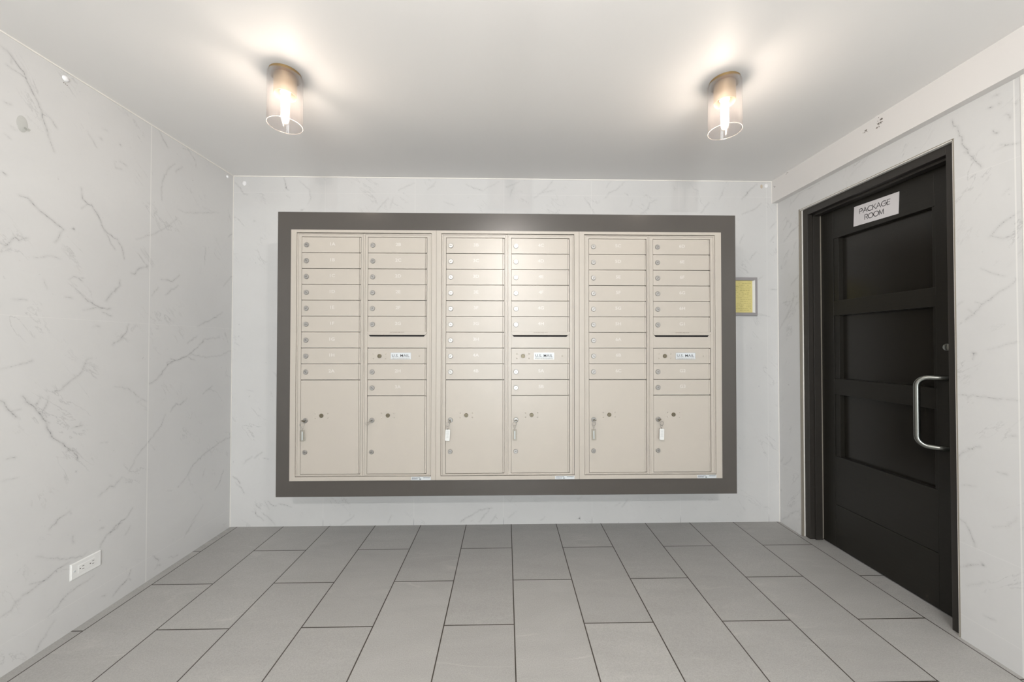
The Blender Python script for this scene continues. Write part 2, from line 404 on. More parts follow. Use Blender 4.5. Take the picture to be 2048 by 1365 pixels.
VEINS = {
 'L': [[0.9,1.444,1.797,1.468,1.797,1.486,1.778,1.519,1.754,1.548,1.737,1.586,1.711],[0.6,1.586,1.711,1.571,1.679,1.556,1.65],[0.9,1.647,1.914,1.653,1.868,1.673,1.853,1.688,1.855,1.712,1.821,1.731,1.777,1.756,1.748,1.799,1.733,1.823,1.69,1.833,1.646],[0.45,1.731,1.777,1.766,1.716,1.79,1.681],[0.6,1.394,1.572,1.415,1.605,1.432,1.634,1.444,1.624,1.47,1.643],[0.5,1.394,1.567,1.42,1.587],[0.95,1.671,1.429,1.703,1.409,1.733,1.396,1.771,1.397],[0.9,1.815,1.539,1.815,1.514,1.773,1.462,1.754,1.432],[0.5,1.663,1.379,1.703,1.393,1.733,1.397],[0.5,1.74,1.377,1.778,1.363],[0.6,1.625,1.521,1.655,1.506],[0.3,1.62,1.485,1.639,1.456,1.671,1.429],[0.8,1.867,1.584,1.885,1.581,1.899,1.606,1.952,1.639],[0.8,1.859,1.329,1.846,1.286,1.806,1.242,1.786,1.228],[0.5,2.101,2.245,2.061,2.197,2.031,2.127,2.02,2.066,2.025,2.009],[0.5,2.148,2.252,2.106,2.202],[0.5,1.807,2.11,1.835,2.106],[0.4,1.781,2.097,1.788,2.069,1.815,2.078],[0.4,2.123,1.948,2.065,1.883,1.99,1.819,1.89,1.759],[0.35,2.123,1.997,2.171,1.994,2.311,2.045,2.421,2.084],[0.4,2.314,1.832,2.31,1.726],[0.6,2.026,1.58,2.096,1.583,2.137,1.625],[0.5,2.01,1.534,1.974,1.486],[0.6,2.053,1.501,2.129,1.565],[0.6,2.461,1.442,2.365,1.387,2.261,1.34],[0.6,2.262,1.282,2.196,1.238],[0.4,2.438,1.278,2.321,1.266,2.247,1.199],[0.6,2.551,1.991,2.505,1.952],[0.5,2.548,1.704,2.465,1.616],[0.9,1.395,1.865,1.403,1.859],[0.35,1.489,1.57,1.545,1.59,1.575,1.585],[0.4,1.431,1.398,1.469,1.4],[0.25,1.522,1.49,1.534,1.453],[0.4,1.595,1.428,1.618,1.427],[0.4,1.701,1.307,1.728,1.31],[0.7,1.386,2.326,1.402,2.323,1.427,2.298,1.455,2.263,1.48,2.212,1.506,2.164,1.519,2.112,1.534,2.061,1.549,2.021],[0.5,1.401,2.269,1.427,2.265,1.455,2.26],[0.5,1.518,2.16,1.542,2.145,1.555,2.125],[0.6,2.003,2.376,2.029,2.339,2.055,2.314],[0.5,2.18,2.381,2.232,2.33],[0.7,1.718,2.175,1.725,2.172],[0.7,1.805,2.192,1.809,2.189],[0.5,1.397,2.127,1.415,2.13],[0.4,1.414,2.049,1.428,2.041],[0.4,1.4,2.008,1.414,2.0],[0.35,1.669,2.177,1.705,2.124],[0.3,1.728,2.222,1.747,2.226],[0.9,1.463,1.029,1.501,0.977,1.522,0.942,1.54,0.891,1.555,0.852,1.585,0.82,1.632,0.77,1.649,0.732],[0.5,1.514,1.025,1.512,1.002,1.501,0.977],[0.6,1.543,1.009,1.534,0.975,1.522,0.944],[0.6,1.697,1.167,1.677,1.158,1.666,1.127,1.65,1.096,1.613,1.067,1.577,1.034,1.564,1.036],[0.45,1.4,1.137,1.434,1.146,1.485,1.163],[0.9,1.481,1.161,1.489,1.164],[0.8,1.401,1.021,1.428,0.976,1.445,0.951],[0.95,1.968,1.025,2.008,1.044,2.076,1.123,2.12,1.141,2.187,1.16,2.257,1.206,2.311,1.251],[0.5,2.187,1.16,2.248,1.136],[0.4,2.207,1.176,2.323,1.151,2.44,1.157,2.549,1.194],[0.6,2.382,0.968,2.309,0.927],[0.6,2.195,0.916,2.152,0.885,2.124,0.897,2.092,0.858],[0.55,2.062,0.847,2.037,0.789,1.972,0.727,1.926,0.686,1.897,0.651,1.869,0.598],[0.65,1.835,0.585,1.802,0.552,1.782,0.563,1.738,0.536],[0.65,2.55,0.608,2.447,0.595,2.331,0.558,2.246,0.517,2.196,0.457,2.144,0.421],[0.6,2.481,0.404,2.457,0.345,2.415,0.304],[0.3,2.332,0.463,2.316,0.423],[0.7,1.625,0.519,1.594,0.506,1.555,0.476],[0.7,1.889,0.413,1.861,0.379,1.811,0.364,1.769,0.337],[0.4,1.88,0.331,1.856,0.3],[0.35,2.319,0.243,2.24,0.173,2.187,0.115],[0.3,1.795,1.029,1.856,1.015,1.923,0.955,1.954,0.935],[0.5,1.626,0.869,1.664,0.873],[0.4,1.42,0.8,1.443,0.799],[0.3,1.741,0.776,1.77,0.772],[0.35,1.411,0.722,1.452,0.721],[0.6,1.741,0.381,1.756,0.381],[0.8,1.411,0.222,1.439,0.226,1.452,0.25,1.512,0.268,1.536,0.276,1.582,0.296,1.622,0.299],[0.8,1.885,0.111,1.873,0.078,1.825,0.053,1.803,0.038],[0.5,1.72,0.185,1.67,0.177,1.623,0.169,1.592,0.148,1.552,0.119],[0.6,1.576,0.087,1.553,0.063,1.547,0.047,1.527,0.033,1.517,0.011],[0.6,1.583,0.499,1.554,0.475],[0.7,1.851,0.374,1.804,0.348,1.771,0.341,1.744,0.297],[0.4,1.514,0.387,1.56,0.353,1.612,0.318,1.673,0.296,1.688,0.305],[0.4,2.266,0.18,2.188,0.114],[0.5,1.996,0.117,2.033,0.069],[0.5,2.022,0.052,2.044,0.039],[0.4,2.092,0.052,2.148,0.035],[0.5,1.636,0.404,1.639,0.373],[0.4,1.753,0.069,1.769,0.061]],
 'B': [[0.9,-1.52,2.376,-1.51,2.335,-1.504,2.299,-1.494,2.295],[0.6,-1.85,2.338,-1.814,2.304,-1.79,2.26,-1.766,2.256],[0.3,-1.415,2.353,-1.351,2.297,-1.335,2.24,-1.358,2.192],[0.8,-1.384,2.159,-1.402,2.152],[0.7,-1.723,2.074,-1.713,2.074],[0.6,-0.811,2.24,-0.847,2.203,-0.887,2.152],[0.4,-0.775,2.244,-0.797,2.171],[0.45,-0.631,2.346,-0.676,2.328,-0.739,2.295],[0.5,-0.486,2.357,-0.508,2.329,-0.54,2.301],[0.5,-0.277,2.341,-0.222,2.314,-0.159,2.296],[0.3,-0.431,2.22,-0.358,2.193],[0.3,-0.049,2.361,-0.149,2.305],[0.5,0.091,2.364,0.043,2.34,0.001,2.325],[0.4,0.053,2.331,0.029,2.264],[0.7,0.324,2.372,0.31,2.352],[0.45,0.31,2.352,0.281,2.314,0.195,2.251],[0.4,0.338,2.305,0.253,2.29],[0.55,0.826,2.367,0.768,2.309,0.72,2.294,0.692,2.256],[0.35,0.543,2.259,0.577,2.212,0.615,2.145],[0.4,0.73,2.371,0.701,2.328],[0.5,0.883,2.243,0.864,2.195],[0.5,1.052,2.245,1.004,2.225,0.989,2.177,0.941,2.143],[0.6,1.424,2.229,1.365,2.156],[0.4,1.532,2.336,1.497,2.253],[0.85,1.765,2.362,1.716,2.323,1.657,2.255],[0.6,1.794,2.227,1.74,2.183,1.657,2.149],[0.5,0.826,2.291,0.85,2.276],[0.3,1.318,2.324,1.347,2.31],[0.6,1.755,1.884,1.71,1.831],[0.4,1.675,1.77,1.692,1.735],[0.5,1.667,2.006,1.64,1.945],[0.45,1.899,2.096,1.854,2.051],[0.5,1.858,1.959,1.889,1.999],[0.4,1.76,1.447,1.849,1.43],[0.4,1.802,1.718,1.762,1.683],[0.5,1.917,1.622,1.859,1.622],[0.7,-0.094,0.112,-0.174,0.1,-0.247,0.057,-0.307,0.018],[0.6,-0.104,0.109,-0.151,0.053,-0.181,0.017],[0.7,-0.067,0.065,-0.104,0.012],[0.5,0.073,0.087,0.02,0.044],[0.5,0.843,0.164,0.802,0.111],[0.4,0.788,0.145,0.754,0.118],[0.5,0.268,0.049,0.241,0.026],[0.6,0.524,0.184,0.497,0.167],[0.7,-1.718,0.472,-1.746,0.452,-1.772,0.426],[0.7,-1.648,0.501,-1.674,0.485,-1.7,0.461],[0.6,-1.639,0.461,-1.608,0.454],[0.8,-1.844,0.34,-1.808,0.311,-1.797,0.291],[0.6,-1.817,0.284,-1.782,0.257,-1.768,0.226],[0.7,-1.688,0.15,-1.657,0.119],[0.5,-1.697,0.119,-1.688,0.084,-1.635,0.039],[0.6,-1.64,0.092,-1.577,0.034,-1.56,0.011],[0.5,-1.61,0.172,-1.574,0.14,-1.552,0.14],[0.7,-1.539,0.153,-1.495,0.144,-1.451,0.13],[0.4,-1.631,0.172,-1.6,0.118],[0.9,-1.688,0.101,-1.686,0.081],[0.5,-1.03,0.071,-1.055,0.045,-1.115,0.007],[0.6,-0.777,0.068,-0.798,0.021],[0.6,-0.238,0.064,-0.307,0.021]],
 'R': [[0.8,2.349,2.014,2.412,1.993,2.484,1.942],[0.5,2.353,1.69,2.427,1.633],[0.5,2.406,1.576,2.412,1.519,2.439,1.472,2.531,1.342],[0.4,2.432,2.167,2.347,2.216],[0.4,2.347,2.216,2.268,2.215,2.195,2.214],[0.4,2.455,2.066,2.489,2.025],[0.7,2.515,1.766,2.506,1.761],[0.35,2.232,2.153,2.255,2.131],[0.6,2.546,0.011,2.476,0.059,2.456,0.093,2.374,0.153],[0.4,2.504,0.461,2.531,0.422],[0.4,2.432,0.482,2.465,0.438,2.511,0.401],[0.7,2.537,0.225,2.53,0.226],[0.6,1.528,2.193,1.508,2.137,1.484,2.049,1.46,1.997,1.433,1.942],[0.5,1.375,2.002,1.355,1.99,1.327,1.98],[0.55,1.328,1.723,1.371,1.699,1.41,1.657],[0.45,1.41,1.66,1.371,1.637,1.341,1.645],[0.7,1.394,2.203,1.381,2.2],[0.8,1.41,2.167,1.399,2.163],[0.6,1.359,2.111,1.347,2.087],[0.6,1.396,2.071,1.383,2.052],[0.6,1.378,2.166,1.373,2.161],[0.6,1.331,2.138,1.331,2.132],[0.3,1.369,1.806,1.353,1.821],[0.55,1.337,1.472,1.357,1.45,1.404,1.418,1.435,1.393,1.463,1.354,1.488,1.335],[0.9,1.47,1.196,1.46,1.194],[0.4,1.421,1.211,1.335,1.239],[0.5,1.521,1.018,1.421,1.02,1.338,1.021],[0.8,1.489,0.799,1.451,0.818],[0.6,1.364,0.881,1.347,0.887],[0.4,1.522,1.393,1.501,1.409],[0.3,1.438,1.534,1.369,1.492],[0.4,1.472,0.801,1.515,0.771,1.53,0.727],[0.5,1.536,0.505,1.501,0.489,1.479,0.438,1.471,0.407],[0.7,1.526,0.292,1.5,0.311,1.461,0.341],[0.5,1.4,0.735,1.373,0.735],[0.3,1.415,0.514,1.37,0.539,1.347,0.582],[0.5,1.445,0.148,1.414,0.154],[0.3,1.511,0.641,1.466,0.654],[0.3,1.498,0.232,1.443,0.281]],
}
# ------------------------------------------------------------------ veins drawn on the wall slabs
def vein_field(H, Z, key, step):
    """distance-based vein strength on a regular grid of wall points (H across, Z up)"""
    nh, nz = len(H), len(Z)
    F = np.zeros((nh, nz), np.float32); G = np.zeros((nh, nz), np.float32)
    def dab(x0, z0, x1, z1, s, w):
        pad = w + step
        a, b_ = np.searchsorted(H, (min(x0, x1) - pad, max(x0, x1) + pad))
        c, d_ = np.searchsorted(Z, (min(z0, z1) - pad, max(z0, z1) + pad))
        if b_ <= a or d_ <= c: return
        hh, zz = np.meshgrid(H[a:b_], Z[c:d_], indexing='ij')
        dx, dz = x1 - x0, z1 - z0
        L = dx * dx + dz * dz + 1e-9
        t = np.clip(((hh - x0) * dx + (zz - z0) * dz) / L, 0, 1)
        r = np.hypot(hh - x0 - t * dx, zz - z0 - t * dz)
        f = np.clip(1 - r / w, 0, 1)
        cur = F[a:b_, c:d_]; win = f > cur
        G[a:b_, c:d_] = np.where(win, s, G[a:b_, c:d_]); F[a:b_, c:d_] = np.where(win, f, cur)
    for v in VEINS[key]:
        s, p = v[0], np.array(v[1:]).reshape(-1, 2)
        out = [p[0]]
        for a, b_ in zip(p[:-1], p[1:]):                       # ragged, wandering line
            L = np.hypot(*(b_ - a)); n = max(2, int(L / 0.012))
            nrm = np.array([-(b_ - a)[1], (b_ - a)[0]]) / (L + 1e-9)
            for i in range(1, n + 1):
                t = i / n
                off = 0 if i == n else rng.normal() * 0.0022
                out.append(a + (b_ - a) * t + nrm * off)
        m_ = len(out)
        ph = rng.random() * 6
        for i in range(m_ - 1):
            t = i / max(1, m_ - 1)
            env = 0.45 + 0.55 * math.sin(PI * min(1, max(0, t * 0.9 + 0.05)))
            wob = 0.78 + 0.22 * math.sin(ph + i * 1.1) * rng.random()
            ss = s * env * wob
            dab(*out[i], *out[i + 1], min(1, ss), 0.013 + 0.006 * rng.random() * s)
            if rng.random() < 0.12 * s:
                q = out[i] + rng.normal(size=2) * 0.014
                dab(*out[i], *q, 0.5 * s, 0.011)
    return F, G

def smudge(F, G, H, Z, h, z, r, s, ragged=0.0):
    hh, zz = np.meshgrid(H, Z, indexing='ij')
    rr = np.hypot(hh - h, zz - z)
    if ragged:
        an = np.arctan2(zz - z, hh - h); rr = rr * (1 + ragged * np.sin(an * 3 + 1) + ragged * 0.6 * np.sin(an * 7))
    f = np.exp(-(rr / r) ** 3)
    G[:] = np.where(f > .02, np.maximum(s, G * (F > f)), G); F[:] = np.maximum(F, f)

def wall(name, key, axis, val, thick, H, Z, mt, hole=None, marks=()):
    """wall slab: finely gridded face (carries the vein pattern) on a solid backing"""
    nh, nz = len(H), len(Z)
    F, G = vein_field(H, Z, key, 0.005) if key else (np.zeros((nh, nz), np.float32), np.zeros((nh, nz), np.float32))
    for mk in marks: smudge(F, G, H, Z, *mk)
    hh, zz = np.meshgrid(H, Z, indexing='ij')
    co = np.empty((nh * nz, 3), np.float32)
    co[:, axis] = val; co[:, 1 - axis] = hh.ravel(); co[:, 2] = zz.ravel()
    i, j = np.meshgrid(np.arange(nh - 1), np.arange(nz - 1), indexing='ij')
    keep = np.ones(i.shape, bool)
    if hole:
        cx = (H[:-1] + H[1:]) / 2; cz = (Z[:-1] + Z[1:]) / 2
        keep = ~(((cx > hole[0]) & (cx < hole[1]))[:, None] & (cz < hole[2])[None, :])
    i, j = i[keep], j[keep]
    q = np.stack([i * nz + j, (i + 1) * nz + j, (i + 1) * nz + j + 1, i * nz + j + 1], 1)
    if (axis == 0) != (thick > 0): q = q[:, ::-1]
    # backing boxes
    bv, bq = [], []
    def bx(h0, h1, z0, z1):
        n0 = len(co) + len(bv)
        a, b_ = val + math.copysign(0.0006, thick), val + thick
        for h in (h0, h1):
            for d in (a, b_):
                for z in (z0, z1):
                    v = [0, 0, z]; v[axis] = d; v[1 - axis] = h; bv.append(v)
        for f in ((0, 1, 3, 2), (4, 6, 7, 5), (0, 4, 5, 1), (2, 3, 7, 6), (0, 2, 6, 4), (1, 5, 7, 3)):
            bq.append([n0 + k for k in f])
    if hole:
        bx(H[0], hole[0], Z[0], Z[-1]); bx(hole[1], H[-1], Z[0], Z[-1]); bx(hole[0], hole[1], hole[2], Z[-1])
    else: bx(H[0], H[-1], Z[0], Z[-1])
    co = np.vstack([co, np.array(bv, np.float32)])
    q = np.vstack([q, np.array(bq)])
    me = bpy.data.meshes.new(name)
    me.vertices.add(len(co)); me.vertices.foreach_set('co', co.ravel())
    me.loops.add(q.size); me.loops.foreach_set('vertex_index', q.ravel().astype(np.int32))
    me.polygons.add(len(q)); me.polygons.foreach_set('loop_start', np.arange(0, q.size, 4, dtype=np.int32))
    me.update(calc_edges=True)
    at = me.attributes.new('vein', 'FLOAT', 'POINT')
    full = np.zeros(len(co), np.float32); full[:nh * nz] = F.ravel()
    at.data.foreach_set('value', full)
    at = me.attributes.new('vein_strength', 'FLOAT', 'POINT')
    full = np.zeros(len(co), np.float32); full[:nh * nz] = G.ravel()
    at.data.foreach_set('value', full)
    me.materials.append(mt)
    o = bpy.data.objects.new(name, me); C.objects.link(o)
    return tag(o, kind='structure')

def axis_grid(a, b, fine0, fine1, step, must=()):
    g = list(np.arange(a, fine0, 0.12)) + list(np.arange(fine0, fine1, step)) + list(np.arange(fine1, b, 0.12)) + [b]
    g += list(must)
    g = np.unique(np.round(np.array(g), 5))
    keepm = [0]
    for n_ in range(1, len(g)):
        if g[n_] - g[keepm[-1]] > 0.0009 or g[n_] in must: keepm.append(n_)
    return g[keepm]

DO0, DO1, DOZ = 1.525, 2.354, 2.108        # opening in the right wall for the package-room door

ML = marble('marble_left', (1.962,), (0.118, 1.337), 1, (3.1, 0.4, 1.7), 0.6)
MB = marble('marble_back', (-1.2388, -0.6264, -0.0160, 0.5942, 1.2100, 1.8318), (2.27,), 0, (0.3, 5.2, 0.9), 0.2)
MR = marble('marble_right', (1.335,), (0.10, 0.402, 1.93), 1, (8.3, 2.4, 4.1), 0.6)
MF = marble('marble_entrance', (), (), 0, (5.3, 1.4, 2.1))

wall('wall_left', 'L', 0, XL, -0.1, axis_grid(YF, D, 1.30, D, 0.004), axis_grid(0, ZC, 0.0, ZC, 0.004), ML,
     marks=[(1.6205, 1.7256, 0.011, 0.33, 0.2)])
wall('wall_back', 'B', 1, D, 0.1, axis_grid(XL - .1, XR + .1, XL, XR, 0.005), axis_grid(0, ZC, 0, ZC, 0.005), MB,
     marks=[(0.5078, 0.036, 0.0125, 0.85, 0.35)])
wall('wall_right', 'R', 0, XR, 0.12, axis_grid(YF, D, 1.27, D, 0.004, (DO0, DO1)), axis_grid(0, ZC, 0, ZC, 0.005, (DOZ,)), MR,
     hole=(DO0, DO1, DOZ), marks=[(1.448, 0.3486, 0.013, 0.42, 0.1)])
# entrance wall behind the camera, with the doorway daylight comes through
wall('wall_front', None, 1, YF, -0.12, np.array([XL - .1, -0.72, 0.92, XR + .12]), np.array([0, 2.12, ZC]), MF, hole=(-0.72, 0.92, 2.12))

bm = bmesh.new(); box(bm, XL - .1, XR + .9, YF - .12, D + .1, -0.12, 0)
tag(obj('floor', bm, M['floor']), kind='structure')
bm = bmesh.new(); box(bm, XL - .1, XR + .12, YF - .12, D + .1, ZC, ZC + 0.12)
tag(obj('ceiling', bm, M['ceiling']), kind='structure')
bm = bmesh.new(); box(bm, XS, XR, YF, D, ZS, ZC)
so = tag(obj('trim_1', bm, M['soffit']), kind='structure')
# peeled plaster flecks on the soffit face
bm = bmesh.new()
for (cy, cz, n, r) in ((1.8688, 2.338, 7, .010), (1.7990, 2.352, 6, .010), (1.7960, 2.338, 10, .010), (2.405, 2.372, 3, .006), (2.51, 2.33, 3, .008)):
    for _ in range(n):
        y, z, a = cy + rng.normal() * r, min(ZC - .004, cz + rng.normal() * r * .6), 0.0012 + rng.random() * 0.0032
        vs = [bm.verts.new((XS - 0.0003, y + a * (0.6 + rng.random()) * math.cos(t), z + a * (0.5 + rng.random()) * math.sin(t))) for t in np.linspace(0, 2 * PI, 7)[:-1]]
        bm.faces.new(vs)
fl = obj('plaster_flecks', bm, M['speck'], so)

# thin caulk lines where ceiling meets walls and where walls meet
def caulk(name, x0, x1, y0, y1, z0, z1):
    bm = bmesh.new(); box(bm, x0, x1, y0, y1, z0, z1)
    return tag(obj(name, bm, M['caulk']), kind='structure')
caulk('trim_2', XL, XL + .003, YF, D, ZC - .005, ZC)
caulk('trim_3', XL, XS, D - .003, D, ZC - .006, ZC)
caulk('trim_4', XL, XL + .0025, D - .0035, D, 0, ZC)
caulk('trim_5', XR - .004, XR, D - .003, D, 0, ZS)
caulk('trim_6', XS - .002, XS + .002, D - .0025, D, ZS - .0, ZC)
caulk('trim_7', XR - .0015, XR, 1.309, 1.3165, 0, ZS)

# entrance door behind the camera: bronze frame and glass
fd = tag(empty('door_2', (0.1, YF - .06, 0)), kind='structure')
bm = bmesh.new(); frame(bm, -.82, .82, 0, 2.12, -.77, .77, 0.02, 2.07, -.05, .05); obj('door_frame', bm, M['bronze'], fd)
for s in (-1, 1):
    bm = bmesh.new(); a, b_ = sorted((s * .005, s * .765))
    frame(bm, a, b_, .02, 2.065, a + .06, b_ - .06, .22, 1.98, -.022, .022); lf = obj('door_leaf', bm, M['bronze'], fd, bevel=.002)
    bm = bmesh.new(); box(bm, a + .055, b_ - .055, -.003, .003, .215, 1.985); obj('pane', bm, M['pane'], lf)
    bm = bmesh.new(); tube(bm, [(s * .07, .05, .8), (s * .07, .05, 1.3)], .011); tube(bm, [(s * .07, .02, .85), (s * .07, .05, .85)], .008); tube(bm, [(s * .07, .02, 1.25), (s * .07, .05, 1.25)], .008)
    obj('pull_bar', bm, M['steel'], lf, smooth=True)

# ------------------------------------------------------------------ package-room door in the right wall
dr = tag(empty('door_1', (XR, 1.94, 0)), kind='structure')
def dl(bm): bmesh.ops.translate(bm, verts=bm.verts, vec=(-XR, -1.94, 0)); return bm
XF, XD = 1.927, 2.005            # frame face, leaf face
JN, JF, HZ = 1.567, 2.310, 2.063 # inner jamb faces and head
def dbox(name, mt, parent, *bs, **k):
    bm = bmesh.new()
    for b_ in bs: box(bm, *b_)
    return obj(name, dl(bm), mt, parent, **k)
fr = dbox('door_frame', M['bronze'], dr,
     (XF, XD + .06, DO0 + .004, JN, 0, DOZ - .003), (XF, XD + .06, JF, DO1 - .006, 0, DOZ - .003), (XF, XD + .06, JN, JF, HZ, DOZ - .003), bevel=.0015)
dbox('door_stop', M['bronze'], fr, (XF + .030, XD - .004, JF - .010, JF + .001, 0, HZ), (XF + .030, XD - .004, JN - .001, JN + .004, 0, HZ), (XF + .030, XD - .004, JN, JF, HZ - .012, HZ + .001), bevel=.001)
dbox('stop_edge_highlight', M['bead'], fr, (XD - .0055, XD - .0005, JF - .0118, JF - .0100, .01, HZ - .01))  # thin pale strip added to draw the bright highlight along the stop's edge
dbox('caulk_line', M['caulk'], fr, (XR + .0115, XF + .004, DO1 - .0075, DO1 - .0015, .002, DOZ), (XR + .0005, XF + .004, DO0, DO0 + .0042, .002, DOZ), (XR + .0005, XF + .004, DO0, DO1, DOZ - .004, DOZ))
dbox('metal_bead', M['bead'], fr, (XR - .0012, XR + .0112, DO1 - .0068, DO1 + .002, .001, DOZ + .004), (XR - .0012, XR + .001, DO0 - .003, DO0 + .001, .001, DOZ + .002), (XR - .0012, XR + .001, DO0, DO1, DOZ, DOZ + .003))
# leaf: stiles, rails and three recessed panels
LY0, LY1, LZ0, LZ1 = 1.545, 2.309, 0.006, 2.064
PY0, PY1 = 1.6915, 2.182
SY1 = 2.2137
PZ = ((1.4995, 1.880), (1.026, 1.4085), (0.556, 0.930))
lf = dbox('door_leaf', M['door'], dr, (XD, XD + .04, SY1, LY1, LZ0, LZ1), (XD, XD + .04, LY0, 1.677, LZ0, LZ1), (XD + .034, XD + .040, 1.677, SY1, LZ0, LZ1), bevel=.0012)
rz = [(1.880, LZ1), (1.4085, 1.4995), (.930, 1.026), (.264, .556), (LZ0, .262)]
for z0, z1 in rz:
    dbox('door_rail', M['door'], lf, (XD + .0006, XD + .038, 1.6778, SY1 - .0008, z0, z1), bevel=.0012)
for z0, z1 in PZ:
    dbox('door_panel', M['door_panel'], lf, (XD + .030, XD + .037, PY0 - .004, PY1 + .004, z0 - .004, z1 + .004))
    dbox('panel_moulding', M['door'], lf, (XD + .004, XD + .036, PY1 - .001, SY1 - .001, z0, z1), (XD + .004, XD + .036, 1.678, PY0, z0, z1), bevel=.001)
# pull handle bent towards the hinge side
hy, hx, a0, a1, zt, zb = 1.708, 1.9435, 1.632, 1.632, 1.0775, 0.7567
A = Vector((XD, a0, 0)); B = Vector((hx, hy, 0))
dirn = (B - A).normalized(); R_ = 0.042
pts = [A + Vector((.002, 0, zt)), A + Vector((0, 0, zt))]
L_ = (B - A).length
pts.append(A + dirn * (L_ - R_) + Vector((0, 0, zt)))
for i in range(1, 9):
    t = PI / 2 * i / 8
    pts.append(A + dirn * (L_ - R_ + R_ * math.sin(t)) + Vector((0, 0, zt - R_ + R_ * math.cos(t))))
for i in range(1, 6): pts.append(B + Vector((0, 0, zt - R_ - (zt - zb - 2 * R_) * i / 6)))
for i in range(0, 9):
    t = PI / 2 * i / 8
    pts.append(A + dirn * (L_ - R_ + R_ * math.cos(t)) + Vector((0, 0, zb + R_ - R_ * math.sin(t))))
pts += [A + Vector((0, 0, zb)), A + Vector((.002, 0, zb))]
bm = bmesh.new(); tube(bm, pts, .0125, 20)
obj('handle', dl(bm), M['steel'], lf, smooth=True)['label'] = 'bent stainless steel pull handle'
bm = bmesh.new(); lathe(bm, [(.0175, XD + .001), (.0175, XD - .003), (.014, XD - .006), (.0, XD - .006)], 32, 'X', (0, 1.6336, 1.2186)); 
lk = obj('lock_cylinder', dl(bm), M['steel'], lf, smooth=True); lk['label'] = 'round silver lock cylinder'
dbox('keyway', M['lockdark'], lf, (XD - .0066, XD - .0058, 1.6328, 1.6344, 1.2136, 1.2236))

# sign on the door
sg = tag(empty('door_sign', (XD, 1.953, 1.962)), 'small silver sign reading PACKAGE ROOM on the black door', 'sign')
TILT = 0.045
def sgp(x, y, d):      # sign-local: x to the reader's right (-Y), y up, d towards the room
    c, s = math.cos(-TILT), math.sin(-TILT)
    xx, yy = x * c - y * s, x * s + y * c
    return Vector((-d, -xx, yy))
bm = bmesh.new()
box(bm, -.1215, .1215, -.056, .056, -.0005, .0022)
for v in bm.verts: v.co = sgp(v.co.x, v.co.y, v.co.z)
bm.free(); bm = bmesh.new()
vs = [bm.verts.new(sgp(x, y, d)) for x in (-.1215, .1215) for d in (0, .0022) for y in (-.056, .056)]
for q in ((0, 1, 3, 2), (4, 6, 7, 5), (0, 4, 5, 1), (2, 3, 7, 6), (0, 2, 6, 4), (1, 5, 7, 3)): bm.faces.new([vs[i] for i in q])
obj('sign_plate', bm, M['sign'], sg)
# thin round-geometric capitals drawn as strokes (unit height 1)
def arc(cx, cy, rx, ry, a, b_, n=18): return [(cx + rx * math.cos(math.radians(a + (b_ - a) * i / n)), cy + ry * math.sin(math.radians(a + (b_ - a) * i / n))) for i in range(n + 1)]
GL = {'P': (.62, [[(0, 0), (0, 1), (.32, 1)] + arc(.32, .73, .27, .27, 90, -90, 10) + [(0, .46)]]),
      'A': (.86, [[(0, 0), (.43, 1), (.86, 0)], [(.16, .34), (.70, .34)]]),
      'C': (.90, [arc(.5, .5, .5, .5, 42, 318, 24)]),
      'K': (.66, [[(0, 0), (0, 1)], [(.6, 1), (.02, .42)], [(.2, .6), (.66, 0)]]),
      'G': (1.0, [arc(.5, .5, .5, .5, 45, 360, 26) + [(.5, .5)]]),
      'E': (.52, [[(.52, 1), (0, 1), (0, 0), (.52, 0)], [(0, .52), (.48, .52)]]),
      'R': (.62, [[(0, 0), (0, 1), (.32, 1)] + arc(.32, .73, .27, .27, 90, -90, 10) + [(0, .46)], [(.32, .46), (.62, 0)]]),
      'O': (1.0, [arc(.5, .5, .5, .5, 0, 360, 28)]),
      'M': (.86, [[(0, 0), (.06, 1), (.43, .12), (.80, 1), (.86, 0)]])}
def stroke(bm, pts, w, place, d0, d1):
    for (x0, y0), (x1, y1) in zip(pts[:-1], pts[1:]):
        L = math.hypot(x1 - x0, y1 - y0)
        if L < 1e-6: continue
        ux, uy = (x1 - x0) / L, (y1 - y0) / L
        x0_, y0_, x1_, y1_ = x0 - ux * w * .35, y0 - uy * w * .35, x1 + ux * w * .35, y1 + uy * w * .35
        nx, ny = -uy * w / 2, ux * w / 2
        q = [(x0_ + nx, y0_ + ny), (x0_ - nx, y0_ - ny), (x1_ - nx, y1_ - ny), (x1_ + nx, y1_ + ny)]
        a = [bm.verts.new(place(x, y, d1)) for x, y in q]; b_ = [bm.verts.new(place(x, y, d0)) for x, y in q]
        bm.faces.new(a)
        for k in range(4): bm.faces.new((a[k], b_[k], b_[(k + 1) % 4], a[(k + 1) % 4]))
bm = bmesh.new()
for word, hgt, cy in (('PACKAGE', .0265, .0205), ('ROOM', .0265, -.0205)):
    gap = .13
    wd = (sum(GL[c][0] for c in word) + gap * (len(word) - 1)) * hgt
    sc = 1.0; x = -wd / 2 - (.004)
    for c in word:
        for s_ in GL[c][1]:
            stroke(bm, [(x + px * hgt, cy + (py - .5) * hgt) for px, py in s_], .0032, sgp, .0018, .0028)
        x += (GL[c][0] + gap) * hgt
obj('sign_lettering', bm, M['sign_ink'], sg)['label'] = 'grey letters PACKAGE ROOM in two lines'

